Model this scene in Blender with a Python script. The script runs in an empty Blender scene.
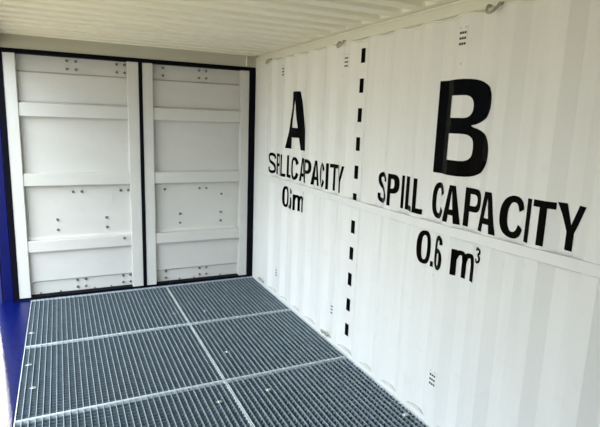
import bpy, bmesh, math, random
from mathutils import Vector, Matrix
from mathutils.geometry import tessellate_polygon
random.seed(7)
S = bpy.context.scene
COL = S.collection

# ------------------------------------------------------------------ camera
cam_d = bpy.data.cameras.new('camera')
cam = bpy.data.objects.new('camera', cam_d)
COL.objects.link(cam)
cam_d.sensor_fit = 'HORIZONTAL'
cam_d.sensor_width = 36.0
cam_d.lens = 36.0 * 499.67 / 600.0
cam_d.clip_start = 0.02
rv = Vector((0.90259403, -0.42913354, 0.03418222))
uv = Vector((0.04891472, 0.18112169, 0.98224349))
fv = Vector((0.42770477, 0.8848951, -0.18447031))
M = Matrix.Identity(4)
for i in range(3):
    M[i][0], M[i][1], M[i][2] = rv[i], uv[i], -fv[i]
    M[i][3] = (-1.9396, -5.2247, 1.794)[i]
cam.matrix_world = M
S.camera = cam

# ------------------------------------------------------------------ sky, sun, exposure
w = bpy.data.worlds.new('sky')
S.world = w
w.use_nodes = True
nt = w.node_tree
nt.nodes.clear()
o_ = nt.nodes.new('ShaderNodeOutputWorld')
bg = nt.nodes.new('ShaderNodeBackground')
tc = nt.nodes.new('ShaderNodeTexCoord')
sp = nt.nodes.new('ShaderNodeSeparateXYZ')
cr = nt.nodes.new('ShaderNodeValToRGB')
cr.color_ramp.elements[0].position = 0.08
cr.color_ramp.elements[0].color = (0.26, 0.30, 0.34, 1)
cr.color_ramp.elements[1].position = 0.5
cr.color_ramp.elements[1].color = (0.80, 0.90, 1.0, 1)
nt.links.new(tc.outputs['Generated'], sp.inputs[0])
nt.links.new(sp.outputs['Z'], cr.inputs[0])
# sky made brighter on the side away from the sun to light the doors
mr = nt.nodes.new('ShaderNodeMapRange')
mr.inputs['From Min'].default_value = -1.0
mr.inputs['From Max'].default_value = 1.0
mr.inputs['To Min'].default_value = 1.4
mr.inputs['To Max'].default_value = 0.45
vm = nt.nodes.new('ShaderNodeVectorMath')
vm.operation = 'SCALE'
nt.links.new(sp.outputs['Y'], mr.inputs[0])
nt.links.new(cr.outputs[0], vm.inputs[0])
nt.links.new(mr.outputs[0], vm.inputs['Scale'])
nt.links.new(vm.outputs[0], bg.inputs[0])
bg.inputs[1].default_value = 5.8
nt.links.new(bg.outputs[0], o_.inputs[0])

sun_d = bpy.data.lights.new('sun', 'SUN')
sun_d.energy = 5.0
sun_d.angle = math.radians(3.0)
sun_d.color = (1.0, 0.93, 0.82)
sun = bpy.data.objects.new('sun', sun_d)
COL.objects.link(sun)
sun.location = (-3, 14, 8)
sun.rotation_euler = Vector((0.105, -1.0, -0.53)).to_track_quat('-Z', 'Y').to_euler()

S.view_settings.view_transform = 'Standard'
S.view_settings.look = 'None'
S.view_settings.gamma = 1.0
S.view_settings.use_curve_mapping = False
S.view_settings.exposure = 0.42

# ------------------------------------------------------------------ materials
def mat(name, col, rough=0.5, metal=0.0, var=0.0, scale=(3, 3, 3), bump=0.0, bscale=40, spec=0.5, dirt=None, dirt_amt=0.0):
    m = bpy.data.materials.new(name)
    m.use_nodes = True
    t = m.node_tree
    b = t.nodes['Principled BSDF']
    b.inputs['Roughness'].default_value = rough
    b.inputs['Metallic'].default_value = metal
    b.inputs['Specular IOR Level'].default_value = spec
    c4 = tuple(col) + (1,)
    b.inputs['Base Color'].default_value = c4
    geo = t.nodes.new('ShaderNodeNewGeometry')
    mp = t.nodes.new('ShaderNodeMapping')
    mp.inputs['Scale'].default_value = scale
    t.links.new(geo.outputs['Position'], mp.inputs[0])
    if var > 0:
        n = t.nodes.new('ShaderNodeTexNoise')
        n.inputs['Scale'].default_value = 1.0
        n.inputs['Detail'].default_value = 6
        t.links.new(mp.outputs[0], n.inputs['Vector'])
        r = t.nodes.new('ShaderNodeValToRGB')
        r.color_ramp.elements[0].position = 0.3
        r.color_ramp.elements[1].position = 0.7
        r.color_ramp.elements[0].color = tuple(max(0, c * (1 - var)) for c in col) + (1,)
        r.color_ramp.elements[1].color = tuple(min(1, c * (1 + var)) for c in col) + (1,)
        t.links.new(n.outputs['Fac'], r.inputs[0])
        last = r.outputs[0]
        if dirt:
            n2 = t.nodes.new('ShaderNodeTexNoise')
            n2.inputs['Scale'].default_value = 9.0
            n2.inputs['Detail'].default_value = 8
            t.links.new(geo.outputs['Position'], n2.inputs['Vector'])
            r2 = t.nodes.new('ShaderNodeValToRGB')
            r2.color_ramp.elements[0].position = 0.62
            r2.color_ramp.elements[0].color = (0, 0, 0, 1)
            r2.color_ramp.elements[1].position = 0.78
            r2.color_ramp.elements[1].color = (dirt_amt,) * 3 + (1,)
            t.links.new(n2.outputs['Fac'], r2.inputs[0])
            mx = t.nodes.new('ShaderNodeMixRGB')
            mx.inputs[2].default_value = tuple(dirt) + (1,)
            t.links.new(r2.outputs[0], mx.inputs[0])
            t.links.new(last, mx.inputs[1])
            last = mx.outputs[0]
        t.links.new(last, b.inputs['Base Color'])
    if bump > 0:
        n3 = t.nodes.new('ShaderNodeTexNoise')
        n3.inputs['Scale'].default_value = bscale
        n3.inputs['Detail'].default_value = 3
        t.links.new(geo.outputs['Position'], n3.inputs['Vector'])
        bp = t.nodes.new('ShaderNodeBump')
        bp.inputs['Strength'].default_value = bump
        bp.inputs['Distance'].default_value = 0.01
        t.links.new(n3.outputs['Fac'], bp.inputs['Height'])
        t.links.new(bp.outputs[0], b.inputs['Normal'])
    return m

M_WALL = mat('white_wall_paint', (0.735, 0.73, 0.69), 0.42, var=0.035, scale=(2, 7, 0.8), bump=0.12, bscale=6, dirt=(0.55, 0.53, 0.47), dirt_amt=0.25)
M_CEIL = mat('cream_ceiling_paint', (0.86, 0.83, 0.70), 0.5, var=0.03, scale=(1, 6, 1), bump=0.1, bscale=5)
M_RAIL = mat('cream_rail_paint', (0.68, 0.67, 0.58), 0.45, var=0.03, bump=0.1, bscale=12)
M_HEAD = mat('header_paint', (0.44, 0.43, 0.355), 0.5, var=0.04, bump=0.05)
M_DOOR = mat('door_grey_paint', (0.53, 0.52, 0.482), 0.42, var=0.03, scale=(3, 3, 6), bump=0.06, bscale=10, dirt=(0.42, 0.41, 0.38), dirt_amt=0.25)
M_RUB = mat('black_rubber', (0.003, 0.003, 0.006), 0.6, spec=0.05)
M_BLUE = mat('blue_gloss_paint', (0.001, 0.004, 0.07), 0.27, var=0.12, scale=(8, 8, 8), bump=0.18, bscale=60, spec=0.15)
M_BLUE2 = mat('dark_blue_paint', (0.01, 0.02, 0.13), 0.3, var=0.1)
M_GALV = mat('galvanised_steel', (0.34, 0.415, 0.455), 0.38, metal=0.5, var=0.15, scale=(20, 20, 20))
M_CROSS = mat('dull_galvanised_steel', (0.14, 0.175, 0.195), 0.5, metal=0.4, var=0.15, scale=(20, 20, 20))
M_BAND = mat('bright_galvanised_steel', (0.72, 0.77, 0.78), 0.4, metal=0.45, var=0.1, scale=(20, 20, 20))
M_CLIP = mat('clip_steel', (0.66, 0.70, 0.70), 0.25, metal=0.85)
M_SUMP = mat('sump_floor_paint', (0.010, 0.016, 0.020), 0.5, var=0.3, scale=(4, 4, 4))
M_BLACK = mat('black_vinyl', (0.002, 0.002, 0.002), 0.18, spec=0.015)
M_BOLT = mat('painted_bolt_steel', (0.20, 0.195, 0.18), 0.28, metal=0.6)
M_HOLE = mat('vent_slot_dark', (0.02, 0.02, 0.018), 0.8)
M_CAULK = mat('sealant_bead', (0.80, 0.79, 0.70), 0.5)
M_RING = mat('worn_ring_paint', (0.36, 0.34, 0.27), 0.4, var=0.2, scale=(30, 30, 30))
M_GROUND = mat('yard_concrete', (0.25, 0.20, 0.12), 0.9, var=0.1, scale=(1, 1, 1))
M_SCUFF = mat('scuff_mark', (0.50, 0.51, 0.50), 0.6)

# ------------------------------------------------------------------ helpers
def finish(name, bm, m, parent=None, smooth=False, kind=None, label=None, cat=None, group=None):
    bmesh.ops.recalc_face_normals(bm, faces=bm.faces)
    me = bpy.data.meshes.new(name)
    bm.to_mesh(me)
    bm.free()
    for mm in (m if isinstance(m, list) else [m]):
        me.materials.append(mm)
    if smooth:
        for p in me.polygons:
            p.use_smooth = True
    o = bpy.data.objects.new(name, me)
    COL.objects.link(o)
    if parent:
        o.parent = parent
    tag(o, kind, label, cat, group)
    return o

def tag(o, kind=None, label=None, cat=None, group=None):
    if kind: o['kind'] = kind
    if label: o['label'] = label
    if cat: o['category'] = cat
    if group: o['group'] = group
    return o

def empty(name, loc, label, cat, group=None):
    o = bpy.data.objects.new(name, None)
    o.empty_display_size = 0.1
    COL.objects.link(o)
    o.location = loc
    return tag(o, None, label, cat, group)

def box(bm, x0, x1, y0, y1, z0, z1, bev=0.0, off=(0, 0, 0)):
    ox, oy, oz = off
    vs = [bm.verts.new((x - ox, y - oy, z - oz)) for x in (x0, x1) for y in (y0, y1) for z in (z0, z1)]
    fs = [(0, 1, 3, 2), (4, 6, 7, 5), (0, 4, 5, 1), (2, 3, 7, 6), (0, 2, 6, 4), (1, 5, 7, 3)]
    faces = [bm.faces.new([vs[i] for i in f]) for f in fs]
    if bev > 0:
        es = list({e for f in faces for e in f.edges})
        bmesh.ops.bevel(bm, geom=es, offset=bev, segments=2, affect='EDGES', profile=0.5)
    return bm

def bx(name, x0, x1, y0, y1, z0, z1, m, parent=None, bev=0.0, off=(0, 0, 0), **k):
    return finish(name, box(bmesh.new(), x0, x1, y0, y1, z0, z1, bev, off), m, parent, **k)

def prism_x(bm, prof, x0, x1):
    """profile list of (y,z) extruded along x, closed"""
    a = [bm.verts.new((x0, y, z)) for y, z in prof]
    b = [bm.verts.new((x1, y, z)) for y, z in prof]
    n = len(prof)
    for i in range(n):
        j = (i + 1) % n
        bm.faces.new((a[i], a[j], b[j], b[i]))
    bm.faces.new(a); bm.faces.new(b[::-1])
    return bm

def tube(bm, pts, r, seg=10, caps=True):
    rings = []
    for i, p in enumerate(pts):
        p = Vector(p)
        a = Vector(pts[max(0, i - 1)]); b = Vector(pts[min(len(pts) - 1, i + 1)])
        d = (b - a).normalized()
        up = Vector((0, 0, 1)) if abs(d.z) < 0.9 else Vector((1, 0, 0))
        s = d.cross(up).normalized(); t = s.cross(d)
        rings.append([bm.verts.new(p + s * math.cos(2 * math.pi * k / seg) * r + t * math.sin(2 * math.pi * k / seg) * r) for k in range(seg)])
    for i in range(len(rings) - 1):
        for k in range(seg):
            bm.faces.new((rings[i][k], rings[i][(k + 1) % seg], rings[i + 1][(k + 1) % seg], rings[i + 1][k]))
    if caps:
        bm.faces.new(rings[0]); bm.faces.new(rings[-1][::-1])
    return bm

# ------------------------------------------------------------------ corrugation profile of the long side wall
PIT, RID, SLO, DEP = 0.2835, 0.072, 0.070, 0.028
YEND = 5.90
LW = -2.34            # left side
HT = 2.44             # ceiling
# far edges of the ridges, measured from the door end (everything nearer the doors is flat)
RIDGES = [0.395, 0.715, 0.990, 1.272, 1.605, 1.888, 2.2165, 2.500, 2.785, 3.070, 3.365, 3.645, 3.930, 4.2135, 4.497, 4.7805, 5.064, 5.3475, 5.631, 5.92]
Y0 = RIDGES[0]
brk = [0.0]
for a_, b_ in zip(RIDGES, RIDGES[1:]):
    brk += [a_, a_ + RID, a_ + RID + SLO, b_ - SLO]
brk = [b for b in brk if b < YEND] + [YEND]

def wx(s):            # s = -y ; wall surface x at that place
    for a, b in zip(RIDGES, RIDGES[1:]):
        if a <= s < b:
            t = s - a
            if t < RID: return 0.0
            t -= RID
            if t < SLO: return DEP * t / SLO
            e = b - s
            return DEP * e / SLO if e < SLO else DEP
    return 0.0

# ------------------------------------------------------------------ setting: walls
bm = bmesh.new()
T = 0.004
zs = [-0.15, HT + 0.045]
inner = [[bm.verts.new((wx(s), -s, z)) for z in zs] for s in brk]
outer = [[bm.verts.new((wx(s) + T, -s, z)) for z in zs] for s in brk]
for i in range(len(brk) - 1):
    bm.faces.new((inner[i][0], inner[i + 1][0], inner[i + 1][1], inner[i][1]))
    bm.faces.new((outer[i][0], outer[i][1], outer[i + 1][1], outer[i + 1][0]))
    for j in (0, 1):
        bm.faces.new((inner[i][j], inner[i + 1][j], outer[i + 1][j], outer[i][j]))
for i in (0, -1):
    bm.faces.new((inner[i][0], inner[i][1], outer[i][1], outer[i][0]))
wall = finish('wall_right', bm, M_WALL, kind='structure')

# near end wall behind the camera
bm = bmesh.new()
n = 16
xs = []
for i in range(n + 1):
    pass
pts = []
x = LW
while x < 0.04:
    for q, d in ((0, 0), (0.072, 0), (0.14, 0.036), (0.215, 0.036)):
        if x + q < 0.04: pts.append((x + q, -YEND - d))
    x += PIT
pts.append((0.04, -YEND))
vi = [[bm.verts.new((x, y, z)) for z in zs] for x, y in pts]
vo = [[bm.verts.new((x, y - T, z)) for z in zs] for x, y in pts]
for i in range(len(pts) - 1):
    bm.faces.new((vi[i][0], vi[i + 1][0], vi[i + 1][1], vi[i][1]))
    bm.faces.new((vo[i][0], vo[i][1], vo[i + 1][1], vo[i + 1][0]))
finish('wall_back', bm, M_WALL, kind='structure')

# unseen panel added beside the camera to shade the right wall; rest stands open
bm = bmesh.new()
lp = []
yy = -4.75
while yy > -YEND:
    for q, d in ((0, 0), (0.072, 0), (0.14, 0.028), (0.215, 0.028)):
        if yy - q > -YEND: lp.append((-2.41 - d, yy - q))
    yy -= PIT
lp.append((-2.41, -YEND))
vi = [[bm.verts.new((x, y, z)) for z in (0.002, 2.328)] for x, y in lp]
vo = [[bm.verts.new((x - T, y, z)) for z in (0.002, 2.328)] for x, y in lp]
for i in range(len(lp) - 1):
    bm.faces.new((vi[i][0], vi[i + 1][0], vi[i + 1][1], vi[i][1]))
    bm.faces.new((vo[i][0], vo[i][1], vo[i + 1][1], vo[i + 1][0]))
finish('added_wall_left', bm, M_WALL, kind='structure')

# ceiling: pressed steel roof with troughs across it, tapering out before the rails
bm = bmesh.new()
RP = 0.2165
ys = [0.06]
segs = []
c = 0.02
y = 0.06
ylist = [0.12]
kk = 0
cen0 = 0.0765
while True:
    c = cen0 + kk * RP
    if c + 0.08 > YEND: break
    for q in (-0.054, -0.052, -0.042, -0.040, 0.040, 0.042, 0.052, 0.054):
        ylist.append(-(c + q))
    kk += 1
ylist.append(-YEND - 0.05)
def rz(s):
    t = ((s - cen0 + RP / 2) % RP) - RP / 2
    a = abs(t)
    if a >= 0.054: return 0.0
    if a <= 0.040: return 1.0
    v = (0.054 - a) / 0.014
    return v * v * (3 - 2 * v)
xl = [-2.50, -2.33, -2.31, -2.29, -1.7, -1.2, -0.6, -0.085, -0.072, -0.055, 0.05]
xf = [0, 0, 0.5, 1, 1, 1, 1, 1, 0.5, 0, 0]
rows = []
for y in ylist:
    rows.append([bm.verts.new((xx, y, HT + 0.058 * rz(-y) * ff)) for xx, ff in zip(xl, xf)])
for i in range(len(rows) - 1):
    for j in range(len(xl) - 1):
        bm.faces.new((rows[i][j], rows[i][j + 1], rows[i + 1][j + 1], rows[i + 1][j]))
ext = bmesh.ops.extrude_face_region(bm, geom=list(bm.faces))
for v in ext['geom']:
    if isinstance(v, bmesh.types.BMVert): v.co.z += 0.004
finish('ceiling', bm, M_CEIL, kind='structure')

# sump floor below the gratings
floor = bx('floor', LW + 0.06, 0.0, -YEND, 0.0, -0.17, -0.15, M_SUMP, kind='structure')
for yy in (-0.05, -1.08, -2.14, -3.20, -4.26, -5.32):
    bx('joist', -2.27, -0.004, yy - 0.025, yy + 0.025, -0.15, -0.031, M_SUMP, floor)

# top rail on the right, with slim chamfer, and wavy sealant line below it
bm = bmesh.new()
prof = [(0.0, 2.368), (-0.002, 2.372), (-0.002, 2.424), (0.0, 2.4285), (0.0, 2.44), (0.05, 2.44), (0.05, 2.368)]
a = [bm.verts.new((x, 0.0, z)) for x, z in prof]
b = [bm.verts.new((x, -YEND, z)) for x, z in prof]
for i in range(len(prof)):
    j = (i + 1) % len(prof)
    bm.faces.new((a[i], a[j], b[j], b[i]))
bm.faces.new(a); bm.faces.new(b[::-1])
rail = finish('trim_1', bm, M_RAIL, kind='structure')
bm = bmesh.new()
pts = []
s = 0.05
while s < YEND - 0.02:
    pts.append((wx(s) - 0.002, -s, 2.365 - 0.42 * wx(s)))
    s += 0.02
tube(bm, pts, 0.006, 6)
finish('sealant_bead', bm, M_CAULK, rail, smooth=True)
bm = bmesh.new()
tube(bm, [(-0.004, -s * 0.1, 2.432) for s in range(1, 59)], 0.006, 6)
finish('edge_bead', bm, M_CAULK, rail, smooth=True)

# flat bar along the middle of the wall
bm = bmesh.new()
BAR = [(0.235, 1.218), (1.3, 1.222), (2.4, 1.229), (3.1, 1.238), (3.6, 1.250), (4.0, 1.262), (5.88, 1.30)]
rr = []
for s_, zt_ in BAR:
    rr.append([bm.verts.new((x, -s_, z)) for x, z in ((-0.0005, zt_), (-0.008, zt_), (-0.010, zt_ - 0.002), (-0.010, zt_ - 0.052), (-0.008, zt_ - 0.054), (-0.0005, zt_ - 0.054))])
for i in range(len(rr) - 1):
    for j in range(6):
        bm.faces.new((rr[i][j], rr[i][(j + 1) % 6], rr[i + 1][(j + 1) % 6], rr[i + 1][j]))
bm.faces.new(rr[0]); bm.faces.new(rr[-1][::-1])
finish('trim_2', bm, M_WALL, kind='structure')
# bottom rail: shelf showing inside the recesses
br = bx('trim_3', 0.0015, 0.042, -YEND, -0.24, -0.15, 0.030, M_WALL, kind='structure')
bm = bmesh.new()
for ra, rb in zip(RIDGES[:-1], RIDGES[1:-1]):
    a0 = ra + RID + 0.03
    a1 = rb - 0.035
    tube(bm, [(0.002 + 0.023 * math.sin(math.pi * t / 8), -(a0 + (a1 - a0) * t / 8), 0.033 + 0.004 * math.sin(math.pi * t / 8)) for t in range(9)], 0.0022, 6)
finish('dark_joint', bm, M_SCUFF, br, smooth=True)

# header over the doors, posts, side rail and sill of the open side
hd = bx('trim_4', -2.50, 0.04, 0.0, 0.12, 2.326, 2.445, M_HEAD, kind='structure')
bx('gusset', -0.113, -0.105, -0.018, 0.0, 2.334, 2.43, M_CEIL, hd)
# blue corner post
bm = bmesh.new()
box(bm, -2.488, -2.4045, -0.004, 0.10, -0.30, 2.56, 0.006)
post = finish('trim_5', bm, M_BLUE, kind='structure')
bx('post_flange', -2.545, -2.4885, 0.02, 0.09, -0.30, 2.56, M_BLUE2, post)
bx('side_seal', -2.500, -2.489, 0.008, 0.0195, 0.0, 2.4, M_RUB, post)
# blue sill
bm = bmesh.new()
box(bm, -2.515, -2.263, -YEND, -0.005, -0.30, 0.0, 0.006)
sill = finish('trim_6', bm, M_BLUE, kind='structure')
bx('weld_seam', -2.475, -2.40, -0.018, -0.0045, 0.0, 0.004, M_BLUE, sill)
# top side rail of the open side
bx('trim_7', -2.505, -2.385, -YEND, -0.005, 2.33, 2.56, M_BLUE, bev=0.005, kind='structure')
# threshold below the doors
bx('trim_8', -2.40, 0.04, 0.0, 0.12, -0.30, 0.0, M_BLUE2, kind='structure')
# right corner post behind the wall end
bx('trim_9', 0.005, 0.09, 0.0, 0.10, -0.30, 2.44, M_WALL, kind='structure')
# near left corner post
bx('trim_10', -2.505, -2.385, -YEND - 0.15, -YEND, -0.30, 2.56, M_BLUE, kind='structure')
bx('ground', -45, 25, -35, 40, -0.36, -0.30, M_GROUND, kind='structure')

# ------------------------------------------------------------------ the two door leaves
def bolt(parent, x, y, z, r=0.011):
    bm = bmesh.new()
    seg = 12
    c = []
    r *= 1.15
    for (rr, dy) in ((r, 0.0), (r, -0.010), (r * 0.72, -0.018)):
        c.append([bm.verts.new((x + rr * math.cos(2 * math.pi * i / seg), y + dy, z + rr * math.sin(2 * math.pi * i / seg))) for i in range(seg)])
    for a in range(2):
        for i in range(seg):
            bm.faces.new((c[a][i], c[a][(i + 1) % seg], c[a + 1][(i + 1) % seg], c[a + 1][i]))
    bm.faces.new(c[2]); bm.faces.new(c[0][::-1])
    return finish('bolt', bm, M_BOLT, parent)

def door(name, x0, x1, s0, s1, bolts):
    """x0,x1 leaf edges ; s0,s1 inner edges of the stiles"""
    root = bpy.data.objects.new(name, None)
    COL.objects.link(root)
    root.location = ((x0 + x1) / 2, 0, 0)
    root['kind'] = 'structure'
    root_x = root.location.x
    def off(o):
        o.location.x -= root_x
        return o
    zb, zt = 0.014, 2.288
    DP, MP = 0.082, 0.062
    # pressed sheet: (z, y) front line from bottom to top
    line = [(zb, DP), (0.125 + .02, DP), (0.160, MP - 0.006), (0.452, MP - 0.006), (0.46, MP), (0.575, MP), (0.60, DP - .01),
            (1.085, DP - .01), (1.10, MP), (1.22, MP), (1.235, MP + 0.004), (1.72, MP + 0.004), (1.735, MP), (1.865, MP),
            (1.88, MP - 0.006), (2.130, MP - 0.006), (2.146, DP), (zt, DP)]
    bm = bmesh.new()
    prism_x(bm, [(y, z) for z, y in line] + [(0.095, zt), (0.095, zb)], s0 - 0.01, s1 + 0.01)
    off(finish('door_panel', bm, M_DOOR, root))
    for a, b_ in ((x0, s0), (s1, x1)):
        bm = box(bmesh.new(), a, b_, 0.0, 0.105, zb, zt, 0.005)
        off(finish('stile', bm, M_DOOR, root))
    for z0, z1 in ((0.455, 0.578), (1.092, 1.222), (1.733, 1.868)):
        bm = bmesh.new()
        prism_x(bm, [(0.08, z0), (0.014, z0 + 0.006), (0.010, z0 + 0.012), (0.010, z1 - 0.012), (0.014, z1 - 0.006), (0.08, z1)], s0 - 0.002, s1 + 0.002)
        off(finish('crossbar', bm, M_DOOR, root))
    # rubber gasket round the leaf
    bm = bmesh.new()
    gx0, gx1 = (-2.403, x0 + 0.001) if name == 'door_1' else (x0 - 0.0155, x0 + 0.001)
    hx0, hx1 = (x1 - 0.001, x1 + 0.0155) if name == 'door_1' else (x1 - 0.001, -0.001)
    box(bm, gx0, gx1, -0.006, 0.09, 0.001, 2.3245, 0.002)
    box(bm, hx0, hx1, -0.006, 0.09, 0.001, 2.3245, 0.002)
    box(bm, gx1 - 0.001, hx0 + 0.001, -0.006, 0.09, zt - 0.001, 2.3245, 0.002)
    box(bm, gx1 - 0.001, hx0 + 0.001, -0.003, 0.09, 0.001, zb + 0.008, 0.002)
    off(finish('rubber_gasket', bm, M_RUB, root))
    for bxx, bz in bolts:
        if bz > 2.146 or bz < 0.14: y = DP
        elif 0.6 < bz < 1.085: y = DP - 0.01
        else: y = 0.0115
        r = 0.0085 if bz < 0.04 else 0.0115
        off(bolt(root, bxx, y + 0.0005, bz, r))
    return root

def pat(xa, xb, xc, xd, xe, xf_):
    r = []
    for z in (2.258, 2.184): r += [(xa, z), (xb, z), (xc, z), (xd, z)]
    for z in (0.131, 0.058): r += [(xa, z), (xb, z), (xc, z), (xd, z)]
    r += [(xa, 1.028), (xb, 1.028), (xc, 1.03), (xd, 1.03)]
    for z in (0.76, 0.66): r += [(xe, z), (xf_, z)]
    return r
B1 = pat(-1.842, -1.765, -1.404, -1.332, -1.992, -1.546) + [(-1.388, 0.548), (-2.175, 0.031), (-2.0, 0.031), (-1.684, 0.029), (-1.526, 0.031)]
B2 = [(x, z) for x, z in pat(-0.965, -2.9, -0.597, -0.52, -0.808, -0.361) if x > -1.2] + [(-0.352, 0.961), (-0.821, 0.034), (-0.36, 0.032), (-0.66, 0.03)]
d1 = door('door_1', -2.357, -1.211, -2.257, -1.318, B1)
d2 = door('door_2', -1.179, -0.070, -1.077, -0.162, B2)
bm = bmesh.new()
tube(bm, [(-1.452 + 0.559 + 1.1995, 0.0514, 1.01), (0.0, 0.0, 0.0)][:1] + [(-1.466 + 1.7585, 0.0514, 0.95), (-1.48 + 1.7585, 0.0514, 0.90)], 0.0025, 6)
finish('scratch', bm, M_SCUFF, d1)

# ------------------------------------------------------------------ floor gratings
def grating(x0, x1, y0, y1, label, clips):
    cx, cy = (x0 + x1) / 2, (y0 + y1) / 2
    root = empty('floor_grating', (cx, cy, -0.030), label, 'floor grating', 'steel floor gratings over the sump')
    O = (cx, cy, -0.030)
    g = 0.003
    x0 += g; x1 -= g; y0 += g; y1 -= g
    bm = bmesh.new()
    nb = round((x1 - x0) / 0.0375)
    for i in range(1, nb):
        x = x0 + (x1 - x0) * i / nb
        box(bm, x - 0.0022, x + 0.0022, y0, y1, -0.030, -0.0006, 0, O)
    finish('bearing_bars', bm, M_GALV, root)
    bm = bmesh.new()
    nc = round((y1 - y0) / 0.035)
    for i in range(1, nc):
        y = y0 + (y1 - y0) * i / nc
        box(bm, x0, x1, y - 0.0014, y + 0.0016, -0.025, -0.006, 0, O)
    finish('cross_bars', bm, M_CROSS, root)
    bm = bmesh.new()
    t = 0.005
    box(bm, x0, x0 + t, y0, y1, -0.030, 0.0, 0, O)
    box(bm, x1 - t, x1, y0, y1, -0.030, 0.0, 0, O)
    box(bm, x0 + t, x1 - t, y0, y0 + t, -0.030, 0.0, 0, O)
    box(bm, x0 + t, x1 - t, y1 - t, y1, -0.030, 0.0, 0, O)
    finish('edge_frame', bm, M_BAND, root)
    for (x, y) in clips:
        if x0 < x < x1 and y0 < y < y1:
            bm = bmesh.new()
            box(bm, x - 0.019, x + 0.019, y - 0.011, y + 0.011, 0.0, 0.003, 0.001, O)
            prev = None
            seg = 10
            c0 = [bm.verts.new((x - cx + 0.008 * math.cos(2 * math.pi * i / seg), y - cy + 0.008 * math.sin(2 * math.pi * i / seg), 0.0325)) for i in range(seg)]
            c1 = [bm.verts.new((v.co.x, v.co.y, 0.0385)) for v in c0]
            for i in range(seg):
                bm.faces.new((c0[i], c0[(i + 1) % seg], c1[(i + 1) % seg], c1[i]))
            bm.faces.new(c1)
            finish('fixing_clip', bm, M_CLIP, root)
    return root
CL = [(-2.222, -0.831), (-2.216, -1.417), (-2.175, -1.77), (-1.066, -0.831), (-0.784, -0.859), (-0.843, -1.738), (-1.098, -2.389), (-0.754, -2.372), (-0.07, -2.967)]
rowsY = [(-0.012, -1.088), (-1.088, -2.139), (-2.139, -3.199), (-3.199, -4.259)]
LB = [('galvanised floor grating panel against the left door, beside the blue sill', 'galvanised floor grating panel in the far right corner, by the right door and wall'),
      ('galvanised floor grating panel beside the blue sill, second row from the doors', 'galvanised floor grating panel along the white wall, second row from the doors'),
      ('galvanised floor grating panel beside the blue sill, third row from the doors', 'galvanised floor grating panel at the bottom by the white wall below the letter B'),
      ('galvanised floor grating panel on the sill side, fourth row from the doors', 'galvanised floor grating panel on the wall side, fourth row from the doors')]
for i, (ya, yb) in enumerate(rowsY):
    grating(-2.262, -0.983, yb, ya, LB[i][0], CL)
    grating(-0.983, -0.002, yb, ya, LB[i][1], CL)

# ------------------------------------------------------------------ lettering on the wall
def sup(cx, cy, rx, ry, a0, a1, n, e=2.5):
    out = []
    for i in range(n + 1):
        a = math.radians(a0 + (a1 - a0) * i / n)
        c, s_ = math.cos(a), math.sin(a)
        out.append((cx + rx * math.copysign(abs(c) ** (2 / e), c), cy + ry * math.copysign(abs(s_) ** (2 / e), s_)))
    return out

def catmull(P, n=8):
    out = []
    Q = [P[0]] + P + [P[-1]]
    for i in range(1, len(Q) - 2):
        p0, p1, p2, p3 = Q[i - 1], Q[i], Q[i + 1], Q[i + 2]
        for k in range(n):
            t = k / n
            out.append(tuple(0.5 * (2 * p1[d] + (p2[d] - p0[d]) * t + (2 * p0[d] - 5 * p1[d] + 4 * p2[d] - p3[d]) * t * t + (3 * p1[d] - p0[d] - 3 * p2[d] + p3[d]) * t ** 3) for d in (0, 1)))
    out.append(P[-1])
    return out

def ribbon(P, tx, ty, n=8):
    """stroke around a centreline; tx,ty = full widths of vertical / horizontal strokes; list of quads"""
    C = catmull(P, n)
    L, R_ = [], []
    for i, p in enumerate(C):
        a = C[max(0, i - 1)]; b = C[min(len(C) - 1, i + 1)]
        dx, dy = b[0] - a[0], b[1] - a[1]
        l = math.hypot(dx, dy) or 1
        nx, ny = -dy / l, dx / l
        L.append((p[0] + nx * tx / 2, p[1] + ny * ty / 2)); R_.append((p[0] - nx * tx / 2, p[1] - ny * ty / 2))
    return [([L[i], L[i + 1], R_[i + 1], R_[i]], []) for i in range(len(C) - 1)]

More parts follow.
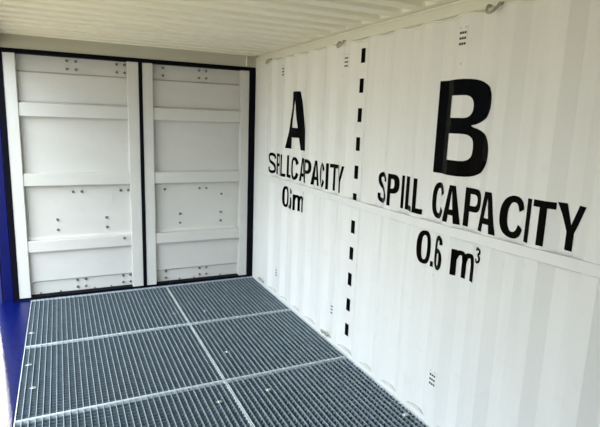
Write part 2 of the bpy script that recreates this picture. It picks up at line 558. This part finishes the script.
def glyph(ch, w, h, t, q):
    """pieces [(outer,[holes])]; t = vertical stroke width, q = horizontal stroke height"""
    if ch == 'I': return [([(0, 0), (w, 0), (w, h), (0, h)], [])]
    if ch == '.': return [([(0, 0), (w, 0), (w, q * 1.15), (0, q * 1.15)], [])]
    if ch == 'L': return [([(0, 0), (w, 0), (w, q), (t, q), (t, h), (0, h)], [])]
    if ch == 'T': return [([(w / 2 - t / 2, 0), (w / 2 + t / 2, 0), (w / 2 + t / 2, h - q), (w, h - q), (w, h), (0, h), (0, h - q), (w / 2 - t / 2, h - q)], [])]
    if ch == 'Y':
        return [([(w / 2 - t / 2, 0), (w / 2 + t / 2, 0), (w / 2 + t / 2, h * .40), (w, h), (w - t * 1.15, h), (w / 2, h * .56), (t * 1.15, h), (0, h), (w / 2 - t / 2, h * .40)], [])]
    if ch == 'A':
        c = w / 2; ta = t * 1.08; at = t * 0.62
        z1, z2 = h * .21, h * .21 + q
        def ex(z): return (c - at) * z / h          # outer left edge x
        def inn(z): return ta + (c - ta) * min(1, z / (h * 0.86))
        return [([(0, 0), (ta, 0), (inn(z1) - 0.0, z1), (w - inn(z1), z1), (w - ta, 0), (w, 0), (c + at, h), (c - at, h)],
                 [[(inn(z2), z2), (w - inn(z2), z2), (c, h * .86)]])]
    if ch == 'P':
        zb = h * .40
        o = [(0, 0), (t, 0), (t, zb)] + sup(w * .5, (h + zb) / 2, w * .5, (h - zb) / 2, -90, 90, 14, 2.6) + [(0, h)]
        hole = [(t, zb + q), (w * .5, zb + q)] + sup(w * .5, (h + zb) / 2, w * .5 - t, (h - zb) / 2 - q, -90, 90, 12, 2.6)[1:] + [(t, h - q)]
        return [(o, [hole])]
    if ch == 'B':
        m_ = h * .525
        o = [(0, 0)] + sup(w * .52, m_ / 2, w * .48, m_ / 2, -90, 74, 18, 2.25) + sup(w * .50, (h + m_) / 2, w * .455, (h - m_) / 2, -74, 90, 18, 2.25) + [(0, h)]
        h1 = [(t, q)] + sup(w * .54, (q + m_ - q / 2) / 2, w * .46 - t, (m_ - q * 1.5) / 2, -90, 90, 14, 2.5) + [(t, m_ - q / 2)]
        h2 = [(t, m_ + q / 2)] + sup(w * .52, (m_ + q / 2 + h - q) / 2, w * .435 - t, (h - q * 1.5 - m_) / 2, -90, 90, 14, 2.5) + [(t, h - q)]
        return [(o, [h1, h2])]
    if ch == 'C':
        o = sup(w / 2, h / 2, w / 2, h / 2, 24, 336, 36, 2.4)
        i_ = sup(w / 2, h / 2, w / 2 - t, h / 2 - q, 336, 24, 36, 2.4)
        # flat terminals
        return [(o + [(w - t, h * .355)] + i_[1:-1] + [(w - t, h * .645)], [])]
    if ch == '0':
        return [(sup(w / 2, h / 2, w / 2, h / 2, 0, 350, 35, 2.5), [sup(w / 2, h / 2, w / 2 - t, h / 2 - q, 0, 350, 35, 2.5)])]
    if ch == 'S':
        a, b_ = t / 2, q / 2
        P = [(w - a, h * .72), (w - a * 1.3, h * .84), (w * .5, h - b_), (a * 1.2, h * .86), (a, h * .73), (w * .27, h * .595), (w * .72, h * .43), (w - a, h * .28), (w - a * 1.2, h * .14), (w * .5, b_), (a * 1.2, h * .14), (a, h * .30)]
        return ribbon(P, t, q, 6)
    if ch == '6':
        a, b_ = t / 2, q / 2
        r = [(sup(w / 2, h * .31, w / 2, h * .31, 0, 350, 35, 2.4), [sup(w / 2, h * .31, w / 2 - t, h * .31 - q, 0, 350, 35, 2.4)])]
        return r + ribbon([(w - a, h * .76), (w - a * 1.5, h * .9), (w * .52, h - b_), (a * 1.4, h * .84), (a, h * .55), (a, h * .30)], t, q, 6)
    if ch == '3':
        a, b_ = t / 2, q / 2
        return ribbon([(a, h * .76), (a * 1.5, h * .92), (w * .5, h - b_), (w - a * 1.2, h * .86), (w - a * 1.1, h * .68), (w * .45, h * .54)], t, q, 6) + \
               ribbon([(w * .45, h * .54), (w - a, h * .42), (w - a, h * .2), (w * .5, b_), (a * 1.4, h * .10), (a, h * .27)], t, q, 6)
    if ch == 'm':
        xh = h * .76
        a, b_ = t / 2, q / 2
        c = w / 2
        r = [([(0, 0), (t, 0), (t, xh), (0, xh)], [])]
        for s0, s1 in ((a, c), (c, w - a)):
            r += ribbon([(s0, xh * .62), (s0 + (s1 - s0) * .25, xh * .86), ((s0 + s1) / 2 + .1 * (s1 - s0), xh - b_), (s1 - (s1 - s0) * .12, xh * .86), (s1, xh * .62)], t, q, 6)
            r += [([(s1 - a, 0), (s1 + a, 0), (s1 + a, xh * .64), (s1 - a, xh * .64)], [])]
        return r
    raise ValueError(ch)

def area2(l):
    return sum(l[i][0] * l[(i + 1) % len(l)][1] - l[(i + 1) % len(l)][0] * l[i][1] for i in range(len(l)))

def decal(name, pieces, s0, z0, parent, origin, m=None, label=None, lift=0.0016, **k):
    bm = bmesh.new()
    for outer, holes in pieces:
        loops = [outer] + holes
        loops = [(l if (area2(l) > 0) == (i == 0) else l[::-1]) for i, l in enumerate(loops)]
        flat = [Vector((s0 + p[0], z0 + p[1], 0)) for l in loops for p in l]
        tris = tessellate_polygon([[Vector((s0 + p[0], z0 + p[1], 0)) for p in l] for l in loops])
        vs = [bm.verts.new(v) for v in flat]
        for t3 in tris:
            try: bm.faces.new([vs[i] for i in t3])
            except ValueError: pass
    smin = min(v.co.x for v in bm.verts); smax = max(v.co.x for v in bm.verts)
    for b_ in brk:
        if smin < b_ < smax:
            bmesh.ops.bisect_plane(bm, geom=list(bm.verts) + list(bm.edges) + list(bm.faces), dist=1e-6, plane_co=(b_, 0, 0), plane_no=(1, 0, 0))
    ox, oy, oz = origin
    for v in bm.verts:
        s, z = v.co.x, v.co.y
        v.co = Vector((wx(s) - lift - ox, -s - oy, z - oz))
    me_o = finish(name, bm, m or M_BLACK, parent, label=label, **k)
    # all faces must look into the room (-x)
    me = me_o.data
    bm = bmesh.new(); bm.from_mesh(me)
    for f in bm.faces:
        if f.normal.x > 0: f.normal_flip()
    bm.to_mesh(me); bm.free()
    return me_o

def lettering(name, items, z0, h, t, q, label, cat, group=None):
    s_first = items[0][1]
    org = (0.0, -s_first, z0)
    root = empty(name, org, label, cat, group)
    for it in items:
        ch, a, b_ = it[0], it[1], it[2]
        zz, hh, tt, qq = (it[3:] if len(it) > 3 else (z0, h, t, q))
        decal('letter' if ch.isalpha() else ('full_stop' if ch == '.' else 'digit'), glyph(ch, b_ - a, hh, tt, qq), a, zz, root, org)
    return root

TXT = [('S', 2.378, 2.508), ('P', 2.524, 2.625), ('I', 2.640, 2.668), ('L', 2.686, 2.776), ('L', 2.790, 2.880),
       ('C', 2.940, 3.064), ('A', 3.066, 3.190), ('P', 3.204, 3.328), ('A', 3.322, 3.450), ('C', 3.462, 3.598), ('I', 3.616, 3.648), ('T', 3.658, 3.762), ('Y', 3.765, 3.905)]
SH = 1.948
ZB, HH = 1.257, 0.211
RISE = {3.462: 0.004, 3.616: 0.009, 3.658: 0.012, 3.765: 0.018}
lettering('capacity_lettering', [(c, a, b_, ZB + RISE.get(a, 0), HH - RISE.get(a, 0) * 0.4, 0.036, 0.032) for c, a, b_ in TXT], ZB, HH, 0.036, 0.032, 'black SPILL CAPACITY lettering on the white wall under the large letter B', 'lettering')
lettering('capacity_lettering', [(c, a - SH, b_ - SH) for c, a, b_ in TXT], ZB - 0.012, HH, 0.034, 0.030, 'black SPILL CAPACITY lettering on the white wall under the large letter A', 'lettering')
NUM = [('0', 2.862, 2.962), ('.', 2.966, 2.992), ('6', 3.000, 3.092), ('m', 3.158, 3.322, 0.968, 0.196, 0.033, 0.027), ('3', 3.330, 3.375, 1.085, 0.085, 0.014, 0.013)]
lettering('volume_lettering', NUM, 0.960, 0.206, 0.032, 0.028, 'black 0.6 m3 lettering below the flat bar, under the letter B text', 'lettering')
NUM2 = [('0', 0.792, 0.892), ('.', 0.897, 0.922), ('6', 0.930, 1.022), ('m', 1.046, 1.214, 0.962, 0.196, 0.036, 0.027), ('3', 1.226, 1.268, 1.080, 0.085, 0.013, 0.013)]
lettering('volume_lettering', NUM2, 0.952, 0.206, 0.034, 0.028, 'black 0.6 m3 lettering below the flat bar, under the letter A text', 'lettering')
def single(name, ch, a, b_, z0, h, t, q, label):
    o = decal(name, glyph(ch, b_ - a, h, t, q), a, z0, None, (0, -a, z0), label=label, cat='letter')
    o.location = (0, -a, z0)
single('large_letter', 'B', 2.926, 3.350, 1.520, 0.515, 0.128, 0.084, 'large glossy black letter B on the white corrugated wall')
single('large_letter', 'A', 0.812, 1.255, 1.522, 0.520, 0.118, 0.088, 'large glossy black letter A on the white corrugated wall')
# dashed divider line
root = empty('dashed_line', (0, -2.05, 0.13), 'vertical dashed black line dividing the A and B areas of the wall', 'marking')
for i in range(11):
    zc = 0.186 + 0.2068 * i
    lo, hi = zc - 0.049, zc + 0.049
    decal('dash', [([(0, 0), (0.052, 0), (0.052, hi - lo), (0, hi - lo)], [])], 2.046 + 0.0022 * i, lo, root, (0, -2.05, 0.13))

# ------------------------------------------------------------------ small wall fittings
def vent(s, z, label):
    x = wx(s)
    root = empty('air_vent', (x, -s, z), label, 'vent', 'small slotted air vents in the side wall')
    bm = bmesh.new()
    box(bm, -0.0025, 0.0, -0.032, 0.032, -0.045, 0.060, 0.001)
    finish('vent_plate', bm, M_WALL, root)
    bm = bmesh.new()
    for r in range(3):
        for c in range(3):
            yy = (c - 1) * 0.017; zz = -0.030 + r * 0.028
            box(bm, -0.0035, -0.0024, yy - 0.0065, yy + 0.0065, zz - 0.006, zz + 0.006)
    finish('vent_slots', bm, M_HOLE, root)
    for yy in (-0.018, 0.018):
        bm = bmesh.new()
        box(bm, -0.0045, -0.0024, yy - 0.004, yy + 0.004, 0.048, 0.056)
        finish('rivet', bm, M_SCUFF, root)
vent(3.105, 2.245, 'small slotted vent high on the white wall above the large letter B')
vent(1.912, 2.225, 'small slotted vent high on the white wall left of the top dash')
vent(0.745, 2.235, 'small slotted vent high on the wall near the doors, above the large A')
vent(3.105, 0.300, 'small slotted vent low on the white wall, nearest the bottom of the picture')
vent(1.860, 0.275, 'small slotted vent low on the white wall, left of the lowest dash')
vent(0.700, 0.245, 'small slotted vent low on the wall near the right door')

def ring(s, z, up, label, r=0.036):
    bm = bmesh.new()
    pts = []
    for i in range(15):
        a = math.pi * i / 14
        pts.append((-0.016 - 0.026 * math.sin(a), r * math.cos(a), (1 if up else -1) * r * 1.15 * math.sin(a)))
    pts = [(0.0, r, 0.0)] + pts + [(0.0, -r, 0.0)]
    tube(bm, pts, 0.0075, 8)
    o = finish('lashing_ring', bm, M_RING, None, smooth=True, label=label, cat='ring', group='steel lashing rings welded to the wall rails')
    o.location = (-0.0025, -s, z)
ring(3.315, 2.372, False, 'painted steel lashing ring under the top rail, right of the letter B')
ring(1.850, 2.372, False, 'painted steel lashing ring under the top rail, between the letter A and the dashed line')
ring(0.42, 2.372, False, 'painted steel lashing ring under the top rail beside the right door corner')
ring(1.800, 0.040, True, 'painted steel lashing ring at the wall foot, left of the lowest dash')
ring(0.330, 0.040, True, 'painted steel lashing ring at the wall foot near the right door')

# row of small white beads down the first fold of the wall, and a few scuffs
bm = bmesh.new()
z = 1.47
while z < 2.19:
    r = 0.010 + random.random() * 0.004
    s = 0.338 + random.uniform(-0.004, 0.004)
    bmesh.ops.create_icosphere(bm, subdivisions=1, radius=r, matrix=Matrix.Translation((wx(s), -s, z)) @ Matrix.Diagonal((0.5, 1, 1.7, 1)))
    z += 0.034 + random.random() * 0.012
finish('white_beads', bm, mat('white_bead_paint', (0.9, 0.9, 0.88), 0.3), wall, smooth=True)
for (s, z, w_, h_) in ((2.20, 0.72, 0.012, 0.045), (3.10, 2.108, 0.012, 0.012), (1.80, 2.12, 0.01, 0.012), (0.25, 0.9, 0.012, 0.02), (0.66, 2.25, 0.01, 0.05), (1.15, 2.05, 0.01, 0.01), (3.00, 0.905, 0.010, 0.02)):
    decal('scuff', [(sup(w_ / 2, h_ / 2, w_ / 2, h_ / 2, 0, 340, 12, 2), [])], s, z, wall, (0, 0, 0), m=M_SCUFF)
